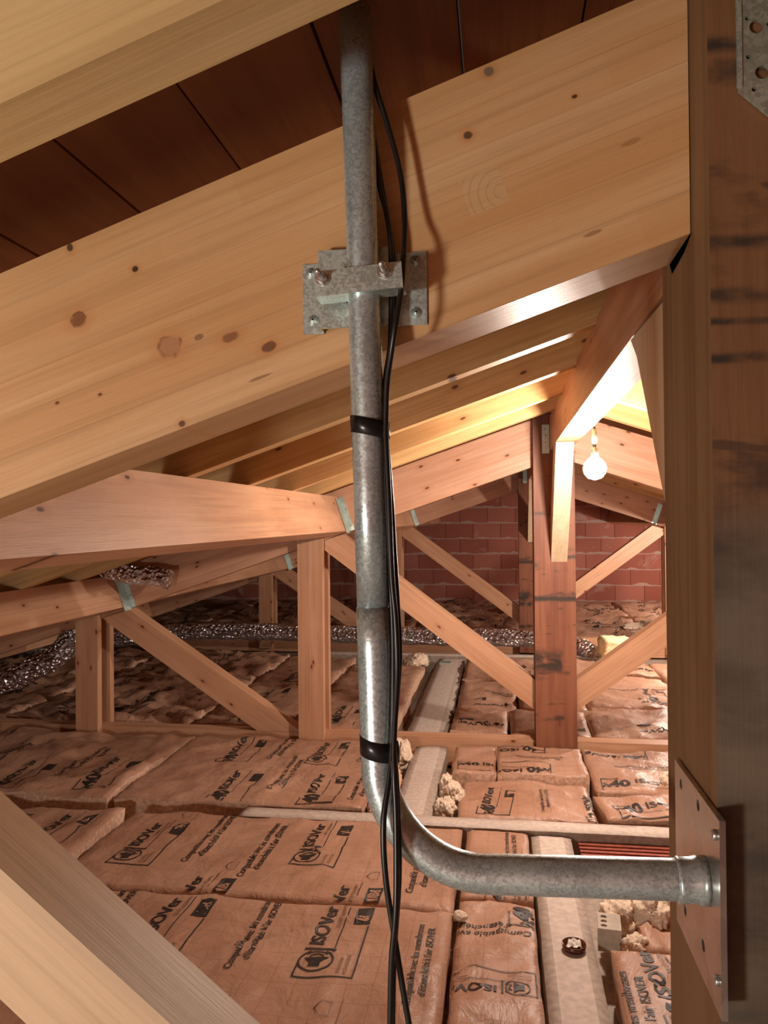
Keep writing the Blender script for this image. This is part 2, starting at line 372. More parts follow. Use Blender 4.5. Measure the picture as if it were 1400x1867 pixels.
# ------------------------------------------------------------ trusses
KX0, KX1 = .2, .41
def truss(n, y, near=False):
    """n = 0 (near), 1, 2; y = front face of principal rafter"""
    ky0, ky1 = y - .07, y + .145; kx0 = .2 if n == 0 else .185
    where = ['in the foreground at the right edge', 'of the middle truss, beside the glowing bulb', 'of the farthest truss, in front of the brick wall'][n]
    # king post
    kt = APEX - .02 if n else APEX + .02
    o = timber('king_post', [(kx0, -.10), (kx0, kt), (KX1, kt), (KX1, -.10)], ky0, ky1, math.pi / 2, M['post_near' if n == 0 else 'post_far'], .003, None, M['post_side'] if n == 0 else None)
    tag(o, ['large dark-stained timber post filling the right edge', 'brown stained king post with black marks beside the glowing bulb', 'brown king post farthest away, before the brick wall'][n], 'post')
    if n == 0:
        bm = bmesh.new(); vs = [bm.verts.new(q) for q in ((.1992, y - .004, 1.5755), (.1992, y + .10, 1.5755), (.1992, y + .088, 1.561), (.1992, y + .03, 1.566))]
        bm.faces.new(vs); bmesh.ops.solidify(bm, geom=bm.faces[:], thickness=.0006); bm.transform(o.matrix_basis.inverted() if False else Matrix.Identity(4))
        mo = mesh('mortise_shade', bm, M['dark']); bpy.context.view_layer.update(); mo.parent = o; mo.matrix_parent_inverse = o.matrix_world.inverted()  # thin dark sheet on the post face, painting the shade of a mortise slot
    # principal rafters
    hv = .27 / 1.0
    xe = -1.3 if n == 0 else -4.25
    if n == 0: pts = [(-1.30, zl(-1.30, .269)), (kx0 - .001, zl(kx0, .269)), (kx0 - .001, zl(kx0)), (-1.30, zl(-1.30))]
    else: pts = [(xe, zl(xe, .269)), (kx0 - .001, zl(kx0, .269)), (kx0 - .001, zl(kx0)), (xe, zl(xe))]
    o = timber('principal_rafter', pts, y, y + .10, TH, M['glulam'] if n == 0 else M['fir_knot'])
    tag(o, ['large pale glued-laminated rafter crossing the foreground behind the pipe', 'knotty pinkish rafter sloping left from the post beside the bulb', 'distant pinkish rafter sloping left in front of the brick wall'][n], 'beam')
    if n:
        xr = 2 * RX - xe
        pts = [(xr, zr(xr, .269)), (KX1 + .001, zr(KX1, .269)), (KX1 + .001, zr(KX1)), (xr, zr(xr))]
        o = timber('principal_rafter', pts, y, y + .10, -TH, M['fir_knot'])
        tag(o, ['', 'pinkish rafter sloping right, directly behind the glowing bulb', 'distant rafter sloping right above the brick wall, right of the bulb'][n], 'beam')
    # posts in pairs of planks with a gap, and the diagonals in the gap
    if n:
        for side in (-1, 1):
            mir = (lambda q: q) if side < 0 else (lambda q: .595 - q)
            for k, (a, b) in enumerate(((-1.182, -1.032), (-2.59, -2.445))):
                if side > 0 and k: continue
                a_, b_ = mir(a), mir(b); a_, b_ = min(a_, b_), max(a_, b_)
                off = .262
                for j, (p0, p1) in enumerate(((y - .05, y - .001), (y + .101, y + .15))):
                    top = (lambda q: zl(q, off - .12)) if side < 0 else (lambda q: zr(q, off - .12))
                    o = timber('post_plank', [(a_, -.10), (a_, top(a_)), (b_, top(b_)), (b_, -.10)], p0, p1, math.pi / 2, M['fir'], .002)
                    desc = [['front', 'rear'][j], ['inner', 'outer'][k]]
                    tr = ['', 'middle', 'farthest'][n]
                    sd = 'left' if side < 0 else 'right'
                    tag(o, '%s plank of the %s upright pair, %s of the %s truss post' % (desc[0], desc[1] if side < 0 else 'single', sd, tr), 'post plank', 'paired upright planks of the trusses')
                    if side < 0 and n == 1 and k == 0 and j == 0: tag(o, 'wide upright plank just left of the pipe, front one of its pair')
            # inner diagonal: king post base -> top of inner posts
            A = [(-.98, 1.235), (.184, .362), (.184, .182), (-.98, 1.055)]
            pts = [(-1.029, 1.158), (-.922, 1.194), (.184, .362), (.184, .190), (-1.029, 1.10)]
            if side > 0: pts = [(.595 - q, w_) for q, w_ in pts]
            o = timber('diagonal_brace', pts, y + .002, y + .10, (-1 if side < 0 else 1) * math.atan(.75), M['fir'], .003)
            tag(o, '%s truss brace rising to the %s from the foot of its king post' % (['', 'middle', 'farthest'][n], 'left' if side < 0 else 'right'), 'brace')
            if side < 0:
                zb = .0215 if n == 1 else .0565; pts = [(-2.436, .684), (-2.266, .741), (-2.266 + (.741 - zb) / .66, zb), (-2.436 + (.676 - zb) / .665, zb), (-2.436, .676)]
                o = timber('diagonal_brace', pts, y + .002, y + .10, -math.atan(.66), M['fir'], .003)
                tag(o, '%s truss brace between the two pairs of upright planks at the left' % ['', 'middle', 'farthest'][n], 'brace')
        # bottom chord left and right
        for (a, b, sd) in ((-4.2, kx0 - .002, 'left'), (KX1 + .002, 4.85, 'right')):
            if n == 2: zt = .055
            else: zt = .02
            o = timber('bottom_chord', [(a, -.14), (b, -.14), (b, zt), (a, zt)], y + .0, y + .10, 0, M['fir'], .003)
            tag(o, '%s truss bottom chord half sunk in the insulation, %s of the king post' % (['', 'middle', 'farthest'][n], sd), 'beam')
Y0, Y1, Y2 = .838, 4.44, 8.07
truss(0, Y0); truss(1, Y1); truss(2, Y2)
# near truss diagonal (bottom left corner)
def dl(x, o=0): return .87 - .776 * (x + .594) - o
pts = [(-.984, dl(-.984)), (.199, dl(.199)), (.199, dl(.199, .155)), (-.984, dl(-.984, .155))]
tag(timber('diagonal_brace', pts, Y0, Y0 + .10, -math.atan(.776), M['brace'], .003), 'thick pale brace cutting across the bottom left corner, nearest of all', 'brace')
# angled struts from the king posts up to the ridge beam
def strut(y_kp, dirn, label, reach=.48, drop=.62, xx=(.277, .365), zt=1.655):
    d = dirn; bm = bmesh.new(); t = .115
    prof = [(0, zt - drop), (d * reach, zt), (d * (reach - .19), zt), (0, zt - drop + .24)]
    if d > 0: prof = [(0, zt - drop), (d * (reach - .07), zt - .05), (d * reach, zt), (0, zt - .02)]
    lo = [bm.verts.new((xx[0], y_kp + q[0], q[1])) for q in prof]; hi = [bm.verts.new((xx[1], y_kp + q[0], q[1])) for q in prof]
    bm.faces.new(lo); bm.faces.new(hi[::-1])
    for i in range(4): bm.faces.new((lo[i], hi[i], hi[(i + 1) % 4], lo[(i + 1) % 4]))
    bevel(bm, .002)
    m = Matrix.Rotation(-math.pi / 2, 4, 'Y')
    bm.transform(m.inverted())
    return tag(mesh('ridge_strut', bm, M['strut'], None, False, m), label, 'strut')
strut(Y1 - .071, -1, 'pale angled strut on the post face, directly left of the glowing bulb')
strut(Y2 - .071, -1, 'small pale strut on the farthest king post, partly hidden')
strut(Y0 + .146, 1, 'pale wedge-shaped strut against the back of the big foreground post', .70, .80)
# ridge beams
def ridge(y0, y1, label):
    o = ytimber('ridge_beam', (.385, 1.848), .108, .19, 0, y0, y1, M['fir']); return tag(o, label, 'beam')
ridge(Y0 + .146, Y1 - .071, 'orange ridge beam running away from the foreground post to the bulb')
ridge(Y1 + .146, Y2 - .071, 'far ridge beam behind the middle king post')
ridge(Y2 + .146, 11.71, 'farthest ridge beam ending at the brick wall')
# purlins (section turned to the roof slope)
def purlin(x, h, y0, y1, label, side=-1, mat='fir'):
    if side < 0: o = ytimber('purlin', (x, zl(x, .041)), .10, h, TH, y0, y1, M[mat])
    else:
        xm = 2 * RX - x
        bm = boxbm(0, y1 - y0, -.10, 0, -h, 0); bevel(bm, .004); o = mesh('purlin', bm, M[mat])
        ux = Vector((0, 1, 0)); uy = Vector((-math.cos(TH), 0, math.sin(TH))); uz = Vector((math.sin(TH), 0, math.cos(TH)))
        m = Matrix((ux, uy, uz)).transposed().to_4x4(); m.translation = (xm, y0, zl(x, .041)); o.matrix_world = m
    return tag(o, label, 'beam')
purlin(-.95, .212, Y0 + .102, Y1 - .002, 'broad pinkish purlin at the left, in line with the pipe middle')
purlin(-2.32, .20, Y0 + .102, Y1 - .002, 'lower left purlin running from the frame edge to the outer planks')
purlin(-.95, .21, Y1 + .102, Y2 - .002, 'purlin of the far bay seen left of the pipe under the rafters')
purlin(-2.32, .20, Y1 + .102, Y2 - .002, 'low purlin of the far bay, behind the shiny duct end')
purlin(-3.9, .20, Y1 + .102, Y2 - .002, 'lowest far purlin near the dark eaves')
purlin(-.95, .21, Y2 + .102, 11.71, 'purlin of the last bay on the left, ending at the brick wall')
purlin(-.95, .21, Y1 + .102, Y2 - .002, 'right-hand purlin of the far bay, right of the bulb', 1)
purlin(-.95, .21, Y2 + .102, 11.71, 'right-hand purlin of the last bay, ending at the brick wall', 1)
# chevrons (common rafters) on both slopes
ys = [.546, 1.10, 1.66, 2.24, 2.83, 3.45, 3.95, 4.75, 5.3, 5.9, 6.5, 7.1, 7.65, 8.5, 9.1, 9.7, 10.3, 10.9]
wh = ['the nearest one, top left corner of the photo', 'hidden just behind the big rafter', 'second behind the big rafter', 'first one seen below the big rafter', 'second one seen below the big rafter', 'third one seen below the big rafter', 'last one before the middle truss']
for i, yy in enumerate(ys):
    xa, xb = -5.0, RX - .001
    if i == 0: xa = -1.3
    pts = [(xa, zl(xa, .04)), (xb, zl(xb, .04)), (xb, zl(xb, -.099)), (xa, zl(xa, -.099))]
    o = timber('common_rafter', pts, yy, yy + .062, TH, M['spruce'] if i == 0 else M['chevron'], .002)
    lab = 'pale common rafter, left slope, ' + (wh[i] if i < 7 else 'number %s behind the middle truss' % ['one', 'two', 'three', 'four', 'five', 'six', 'seven', 'eight', 'nine', 'ten', 'eleven'][i - 7])
    tag(o, lab, 'rafter', 'common rafters under the roof boards')
    if i > 1:
        xa = 2 * RX - xa; xb = RX + .001
        pts = [(xa, zr(xa, .04)), (xb, zr(xb, .04)), (xb, zr(xb, -.099)), (xa, zr(xa, -.099))]
        o = timber('common_rafter', pts, yy, yy + .062, -TH, M['chevron'], .002)
        tag(o, lab.replace('left slope', 'right slope').replace('big rafter', 'foreground post'), 'rafter', 'common rafters under the roof boards')

# ------------------------------------------------------------ metal brackets
def hanger(x, y, z, label, hgt=.15, w=.035, mir=1):
    e = tag(empty('joist_hanger', (x, y, z)), label, 'bracket', 'galvanised hangers holding the purlins')
    bm = boxbm(-w * mir, 0, -.003, 0, -hgt, 0) if mir > 0 else boxbm(0, w, -.003, 0, -hgt, 0)
    mesh('flange', bm, M['galv'], e)
    for k in range(4):
        cyl('nail', (-w * .5 * mir, -.003, -hgt * (.15 + .23 * k)), (-w * .5 * mir, -.006, -hgt * (.15 + .23 * k)), .0045, M['steel'], e, 8)
    return e
hanger(.274, Y1 - .0715, 1.80, 'small nailed metal hanger beside the ridge beam on the middle post', .16, .04)
hanger(.274, Y2 - .0715, 1.80, 'small metal hanger beside the ridge beam on the farthest post', .16, .04)
def shoe(x, y, z, label, side=-1):
    """bent strap at a purlin end: flange on the rafter and a tab lapping the purlin face"""
    e = tag(empty('joist_hanger', (x, y, z)), label, 'bracket', 'galvanised hangers holding the purlins')
    a = TH * (-side); bm = boxbm(.0, .030, -.003, 0, -.21, .0)
    fl = mesh('flange', bm, M['galv'], e); fl.rotation_euler = (0, -a, 0)
    if side > 0: fl.scale = (-1, 1, 1)
    bm = boxbm(-.0035, -.0005, -.09, 0, -.22, -.01)
    tb = mesh('tab', bm, M['galv'], e); tb.rotation_euler = (0, -a, 0)
    if side > 0: tb.scale = (-1, 1, 1)
    for k in range(4):
        c_ = cyl('nail', (.018, -.003, -.03 - .05 * k), (.018, -.006, -.03 - .05 * k), .004, M['steel'], fl, 8)
    return e
shoe(-.942, Y1 - .001, zl(-.95, .045), 'metal hanger where the broad purlin meets the middle truss, beside the pipe')
shoe(-2.312, Y1 - .001, zl(-2.32, .045), 'bluish metal hanger at the end of the lower left purlin')
shoe(-.942, Y2 - .001, zl(-.95, .045), 'metal hanger on the farthest left rafter, right of the pipe')
shoe(-2.312, Y2 - .001, zl(-2.32, .045), 'metal hanger on the far rafter, left of the wide upright plank')
shoe(2 * RX + .942, Y2 - .001, zl(-.95, .045), 'metal hanger on the farthest right rafter, below the bulb', 1)
# perforated gusset at the top right corner
gp = [(.226, 1.681), (.31, 1.600), (.40, 1.600), (.40, 1.93), (.226, 1.93)]
bm = bmesh.new(); lo = [bm.verts.new((x_, .762, z_)) for x_, z_ in gp]; hi = [bm.verts.new((x_, .7655, z_)) for x_, z_ in gp]
bm.faces.new(lo); bm.faces.new(hi[::-1])
for i in range(5): bm.faces.new((lo[i], hi[i], hi[(i + 1) % 5], lo[(i + 1) % 5]))
gus = mesh('gusset_plate', bm, M['gusset'])
cut = []
for (hx, hz, r) in [(.2427, 1.740, .0064), (.2472, 1.6965, .0064), (.2345, 1.7485, .0020), (.2350, 1.7120, .0021), (.2398, 1.6810, .0023), (.2545, 1.7050, .0024), (.2540, 1.7410, .0024), (.2345, 1.785, .0020), (.2427, 1.784, .0064), (.268, 1.72, .0064), (.262, 1.67, .0022)]:
    cut.append(cyl('c', (hx, .75, hz), (hx, .78, hz), r, M['dark'], None, 20))
cutout(gus, cut)
tag(gus, 'grey perforated metal gusset plate at the top right corner', 'bracket')
fb = boxbm(.2245, .2290, .7600, .7635, 1.684, 1.93); mesh('rolled_edge', fb, M['galv'], gus)

# ------------------------------------------------------------ pipe, clamp, wall plate
PY = .798
def pv(z):
    t = (z - 1.053) / (1.822 - 1.053); return -.130 - .017 * t
ARM = -.366 + EYE + .004
low = [(pv(1.188), PY, 1.188)]
for k in range(1, 5): zz_ = 1.188 - k * (.155 / 4); low.append((pv(zz_), PY, zz_))
cxx, czz, rb = pv(1.03) + .108, ARM + .112, .11
for k in range(1, 15):
    a = math.pi + k * (math.pi / 2) / 14
    low.append((cxx + rb * math.cos(a) * .985, PY - .006 * k / 14, czz + rb * math.sin(a) * 1.02))
for k in range(1, 9): low.append((cxx + (.188 - cxx) * k / 8, PY - .006 - .004 * k / 8, ARM + .001 * k))
upp = [(pv(z_), PY, z_) for z_ in (1.1885, 1.30, 1.45, 1.6, 1.75, 1.822)]
pipe = tag(empty('steel_pipe', (pv(1.188), PY, 1.188)), 'tall galvanised steel pipe with an elbow in the centre foreground', 'pipe')
def rel(pts, e): return [tuple(Vector(p) - e.location) for p in pts]
tube('upper_tube', rel(upp, pipe), .0172, M['pipe'], pipe, 48)
tube('elbow_tube', rel(low, pipe), [.0180] * 5 + [.0180 + .0014 * k / 14 for k in range(14)] + [.0194] * 8, M['pipe'], pipe, 48)
# collar (weld bead ring)
tube('collar', rel([(.166, PY - .010, ARM + .007), (.168, PY - .010, ARM + .007), (.171, PY - .010, ARM + .007), (.182, PY - .010, ARM + .008), (.186, PY - .010, ARM + .008), (.1935, PY - .010, ARM + .008)], pipe), [.0197, .0218, .0210, .0210, .0226, .0228], M['pipe'], pipe, 48)
# plate on the post
pl = mesh('post_plate', (lambda b: (bevel(b, .0008, 1), b)[1])(boxbm(-.0055, 0, 0, .180, -.0905, .0905)), M['plate'])
pl.location = (.1995, .738, .9125)
bpy.context.view_layer.update()
cut = []
for (hy, hz, r) in [(.889, .985, .0058), (.815, .989, .0058), (.876, .853, .0058), (.801, .856, .0058)]:
    cut.append(cyl('c', (.17, hy, hz), (.22, hy, hz), r, M['dark'], None, 20))
cutout(pl, cut)
tag(pl, 'square steel plate with holes fixed to the foreground post', 'plate')
for (hy, hz, r) in [(.889, .985, .0052), (.815, .989, .0052), (.876, .853, .0052), (.801, .856, .0052)]:
    cyl('hole_dark_disc', (.0008 - .002, hy - .738, hz - .9125), (-.0022, hy - .738, hz - .9125), r, M['dark'], pl, 16)  # near-black discs set in the holes to paint their dark inside
for (hy, hz) in [(.752, .985), (.750, .852)]:
    cyl('screw', (-.0055, hy - .738, hz - .9125), (-.0085, hy - .738, hz - .9125), .005, M['steel'], pl, 12)
# mast clamp: omega back plate, front bar, two bolts
cl = tag(empty('mast_clamp', (-.146, .838, 1.53)), 'galvanised clamp bracket holding the pipe to the pale rafter', 'bracket')
def cb(name, b, m, parent=cl, bev=.0006): 
    bmesh.ops.translate(b, verts=b.verts, vec=-cl.location); bevel(b, bev, 1); return mesh(name, b, m, parent)
bp = boxbm(-.2165, -.192, .8350, .8375, 1.4875, 1.5665); cb('side_flange', bp, M['galv'])
bp = boxbm(-.112, -.0765, .8350, .8375, 1.4925, 1.5730); cb('side_flange', bp, M['galv'])
# raised channel (5 pieces folded as one mesh) with a round recess
bm = bmesh.new()
boxbm(-.1945, -.1920, .8205, .8350, 1.489, 1.574, bm); boxbm(-.1120, -.1095, .8205, .8350, 1.490, 1.5745, bm)
ch = cb('channel_sides', bm, M['galv'])
web = mesh('channel_web', boxbm(-.1945, -.1095, .8180, .8205, 1.489, 1.5745), M['galv'])
c1 = tube('c', [(-.151, .80, 1.536), (-.151, .85, 1.536)], .0235, M['dark'], None, 32); cutout(web, [c1])
web.data.transform(Matrix.Translation(-cl.location)); web.parent = cl
# toothed front bar (angle section), slightly tilted
bar = empty('clamp_bar', (0, 0, 0)); bpy.data.objects.remove(bar)
bm = bmesh.new()
boxbm(-.046, .046, -.0025, 0, -.012, .012, bm); boxbm(-.046, .046, -.0025, .026, -.0145, -.012, bm)
bevel(bm, .0008, 2)
bar = mesh('clamp_bar', bm, M['galv'], cl); bar.location = Vector((-.1425, .7775, 1.5285)) - cl.location; bar.rotation_euler = (0, -R(3.5), 0)
for k, bx in enumerate((-.0365, .0285)):
    bz = .004
    e = Vector((bx, 0, bz))
    b_ = tube('bolt', [tuple(e + Vector((0, .04, 0))), tuple(e + Vector((0, -.027, 0))), tuple(e + Vector((0, -.0282, 0)))], [.0027, .0027, .0021], M['steel'], bar, 16)
    th = bmesh.new()
    for j in range(13):
        mtx = Matrix.Translation(e + Vector((0, -.0085 - j * .0014, 0))) @ Matrix.Rotation(math.pi / 2, 4, 'X')
        bmesh.ops.create_cone(th, cap_ends=True, segments=16, radius1=.00305, radius2=.0027, depth=.0008, matrix=mtx)
    mesh('thread', th, M['steel'], b_)
    nt = bmesh.new(); bmesh.ops.create_cone(nt, cap_ends=True, segments=6, radius1=.0062, radius2=.0062, depth=.0045, matrix=Matrix.Translation(e + Vector((0, -.0068, 0))) @ Matrix.Rotation(math.pi / 2, 4, 'X')); bevel(nt, .0006, 1)
    mesh('nut', nt, M['steel'], bar)
    ws = bmesh.new(); bmesh.ops.create_cone(ws, cap_ends=True, segments=24, radius1=.0082, radius2=.0082, depth=.0012, matrix=Matrix.Translation(e + Vector((0, -.0031, 0))) @ Matrix.Rotation(math.pi / 2, 4, 'X'))
    mesh('washer', ws, M['steel'], bar)
for (sx, sz) in ((-.2065, 1.556), (-.2045, 1.503), (-.089, 1.563), (-.0885, 1.506)):
    q = Vector((sx, .8350, sz)) - cl.location
    w_ = tube('screw', [tuple(q), tuple(q + Vector((0, -.0012, 0))), tuple(q + Vector((0, -.0014, 0))), tuple(q + Vector((0, -.0032, 0)))], [.0060, .0056, .0030, .0022], M['galv'], cl, 20)
    tube('drive', [tuple(q + Vector((0, -.0031, 0))), tuple(q + Vector((0, -.0034, 0)))], .0012, M['dark'], w_, 6)

# ------------------------------------------------------------ cables and tape
mw = cam.matrix_world.copy()
def at(px, py, yv):                                  # where the sight line through a measured pixel meets the plane y = yv
    d = mw.to_3x3() @ Vector(((px - 700) / 1400, -(py - 933.5) / 1400, -1)); t = yv / d.y
    return tuple(Vector((0, 0, EYE)) + d * t)
c1 = [(645, -40, .81), (650, 0, .812), (664, 110, .806), (675, 200, .805), (690, 330, .808), (703, 385, .812), (712, 447, .812), (714, 522, .812), (713, 584, .812), (710, 640, .806), (703, 690, .800), (699, 765, .795), (700, 800, .795), (704, 900, .795), (709, 1000, .795), (714, 1100, .795), (717, 1200, .793), (715, 1350, .785), (709, 1420, .776), (699, 1500, .765), (703, 1600, .76), (721, 1720, .76), (746, 1870, .76), (770, 1990, .76)]
c2 = [(663, -40, .80), (667, 0, .80), (672, 90, .80), (682, 150, .80), (704, 220, .806), (724, 290, .81), (734, 345, .81), (738, 410, .803), (736, 460, .788), (731, 530, .782), (721, 590, .775), (712, 650, .783), (705, 700, .787), (703, 765, .789), (703, 800, .789), (708, 900, .789), (714, 1050, .789), (721, 1130, .789), (724, 1230, .788), (718, 1350, .776), (719, 1420, .768), (722, 1500, .764), (722, 1650, .752), (714, 1750, .75), (711, 1870, .75), (708, 1990, .75)]
c3 = [(655, -40, .816), (659, 0, .816), (668, 120, .812), (680, 240, .812), (694, 330, .816), (707, 400, .818), (717, 470, .82), (719, 560, .82), (713, 640, .812), (706, 700, .806), (702, 765, .80), (704, 800, .80), (712, 900, .80), (718, 1000, .80), (724, 1100, .80), (728, 1200, .80), (718, 1345, .79), (722, 1420, .78), (725, 1490, .772), (727, 1600, .768), (718, 1740, .764), (715, 1870, .764), (712, 1990, .764)]
for L_ in (c1, c2, c3): L_[:] = [q for q in L_ if q[1] > -20 and q[1] != 0]; L_[0:0] = [(L_[0][0] - 4, 12, .80)]
for nm, c_, lb in (('a', c1, 'black cable swinging farthest left of the three at the pipe elbow'), ('b', c2, 'black cable bowing out farthest right beside the top of the pipe'), ('c', c3, 'black cable lying behind the other two along the pipe')):
    P = spline([at(*q) for q in c_], 8)
    tag(tube('cable', P, .0031, M['cable'], None, 12), lb, 'cable', 'black cables along the pipe')
def tape(z0, z1, label):
    bm = bmesh.new(); seg = 48; rings = []
    for z_ in (z0, z0 + .0002, z1 - .0002, z1):
        ring = []
        for k in range(seg):
            a = k * 2 * math.pi / seg; r = .0187 if z_ not in (z0, z1) else .0178
            X, Yy = pv(z_) + r * math.cos(a), PY + r * math.sin(a)
            # bulge out around the cables on the right
            q = max(0, math.cos(a + .1)) ** 6
            X += q * .0050; Yy -= q * .001
            ring.append(bm.verts.new((X, Yy, z_ - .004 * math.cos(a))))
        rings.append(ring)
    for i in range(3):
        for k in range(seg): bm.faces.new((rings[i][k], rings[i][(k + 1) % seg], rings[i + 1][(k + 1) % seg], rings[i + 1][k]))
    return tag(mesh('tape_band', bm, M['tape'], None, True), label, 'tape')
tape(1.368, 1.386, 'upper band of black tape around the pipe and cables')
tape(1.031, 1.051, 'lower band of black tape around the pipe, just above the elbow')

# ------------------------------------------------------------ bulb
bl = tag(empty('light_bulb', (BULB[0], BULB[1], 1.66)), 'bare glowing bulb hanging on a cord below the ridge beam', 'lamp')
def lathe(name, prof, m, parent, loc=(0, 0, 0), seg=32):
    bm = bmesh.new(); rings = []
    for r, z_ in prof: rings.append([bm.verts.new((loc[0] + r * math.cos(2 * math.pi * k / seg), loc[1] + r * math.sin(2 * math.pi * k / seg), loc[2] + z_)) for k in range(seg)])
    for i in range(len(rings) - 1):
        for k in range(seg): bm.faces.new((rings[i][k], rings[i][(k + 1) % seg], rings[i + 1][(k + 1) % seg], rings[i + 1][k]))
    bm.faces.new(rings[0][::-1]); bm.faces.new(rings[-1])
    return mesh(name, bm, m, parent, True)
tube('cord', [(0, 0, -.002), (.003, 0, -.02), (0, 0, -.045)], .004, M['cable'], bl, 8)
lathe('cord_grip', [(.006, -.01), (.011, -.02), (.012, -.06), (.008, -.075), (.007, -.085)], M['gusset'], bl)
lathe('lamp_holder', [(.006, -.085), (.014, -.09), (.016, -.118), (.017, -.128)], M['steel'], bl)
g = lathe('glass_globe', [(.014, -.126), (.026, -.136), (.043, -.155), (.048, -.176), (.043, -.197), (.028, -.215), (.004, -.223)], M['bulb'], bl)

# ------------------------------------------------------------ lettering
_tc = {}
def text_geo(txt, size, bold=.0, shear=0.0, sx=1.0):
    key = (txt, size, bold, shear, sx)
    if key in _tc: return _tc[key]
    cu = bpy.data.curves.new('t', 'FONT'); cu.body = txt; cu.size = size; cu.offset = bold; cu.shear = shear; cu.resolution_u = 3
    ob = bpy.data.objects.new('t', cu); COL.objects.link(ob)
    dg = bpy.context.evaluated_depsgraph_get(); me = bpy.data.meshes.new_from_object(ob.evaluated_get(dg))
    vs = [(v.co.x * sx, v.co.y) for v in me.vertices]; fs = [tuple(f.vertices) for f in me.polygons]
    bpy.data.objects.remove(ob); bpy.data.meshes.remove(me)
    _tc[key] = (vs, fs); return _tc[key]
def rect(u0, u1, v0, v1): return ([(u0, v0), (u1, v0), (u1, v1), (u0, v1)], [(0, 1, 2, 3)])
def ringg(cu, cv, r0, r1, a0=0, a1=360, n=28):
    vs = []; fs = []
    for k in range(n + 1):
        a = R(a0 + (a1 - a0) * k / n); vs += [(cu + r0 * math.cos(a), cv + r0 * math.sin(a)), (cu + r1 * math.cos(a), cv + r1 * math.sin(a))]
    for k in range(n): fs.append((2 * k, 2 * k + 1, 2 * k + 3, 2 * k + 2))
    return vs, fs
def mv(g, du, dv): return ([(a + du, b + dv) for a, b in g[0]], g[1])
def block(kind, detail=True):
    """list of (geo, shade); u = reading direction, v = up; metres"""
    L = []
    L.append((mv(text_geo('ISOVer', .062, .0016, 0, 1.25), 0, 0), 0))
    L.append((rect(-.03, .27, -.040, -.0365), 0))
    if detail: L.append((mv(text_geo('SAINT-GOBAIN', .018, 0, 0, 1.1), .11, -.028), 1))
    # frame
    t = .0055
    L += [(rect(-.155, -.155 + .085, .052, .052 + t), 0), (rect(-.155, -.155 + t, -.118, .052 + t), 0), (rect(-.155, .12, -.118, -.118 + t), 0)]
    if kind == 's':
        L += [(ringg(-.075, .005, .047, .053, 25, 335), 0)]
        L += [(([(-.105, -.012), (-.085, -.012), (-.062, -.035), (-.062, .042), (-.085, .022), (-.105, .022)], [(0, 1, 2, 3, 4, 5)]), 0)]
        L += [(ringg(-.07, .005, .022, .028, -55, 55, 10), 0), (ringg(-.07, .005, .036, .041, -50, 50, 10), 0), (rect(-.022, -.014, -.045, .05), 0)]
        if detail: L += [(mv(text_geo('ISOLATION', .015), -.135, -.075), 1), (mv(text_geo('ACOUSTIQUE', .015), -.135, -.094), 1)]
    else:
        L += [(mv(text_geo('\u03bb', .062, .002), -.150, -.03), 0), (mv(text_geo('40', .098, .0042, 0, 1.0), -.118, -.030), 0)]
        if detail: L += [(mv(text_geo('ISOLATION', .015), -.135, -.075), 1), (mv(text_geo('THERMIQUE', .015), -.135, -.094), 1)]
    # black tag with reversed letters
    L += [(([(.13, -.118), (.235, -.118), (.225, -.066), (.13, -.066)], [(0, 1, 2, 3)]), 0)]
    if detail: L += [(mv(text_geo('IBR', .046, .0012, .25), .143, -.108), 2)]
    # small house outline
    if detail:
        L += [(rect(.30, .36, -.085, -.083), 1), (rect(.30, .302, -.085, -.060), 1), (rect(.358, .36, -.085, -.060), 1)]
        L += [(([(.292, -.062), (.33, -.040), (.368, -.062), (.33, -.045)], [(0, 1, 2, 3)]), 1), (rect(.26, .38, -.112, -.110), 1)]
    return L
def compat():
    return [(mv(text_geo('Compatible avec les membranes', .037, .0005, .12, 1.02), 0, 0), 0), (mv(text_geo("d'\u00e9tanch\u00e9it\u00e9 \u00e0 l'air ISOVER", .037, .0005, .12, 1.02), .06, -.042), 0)]

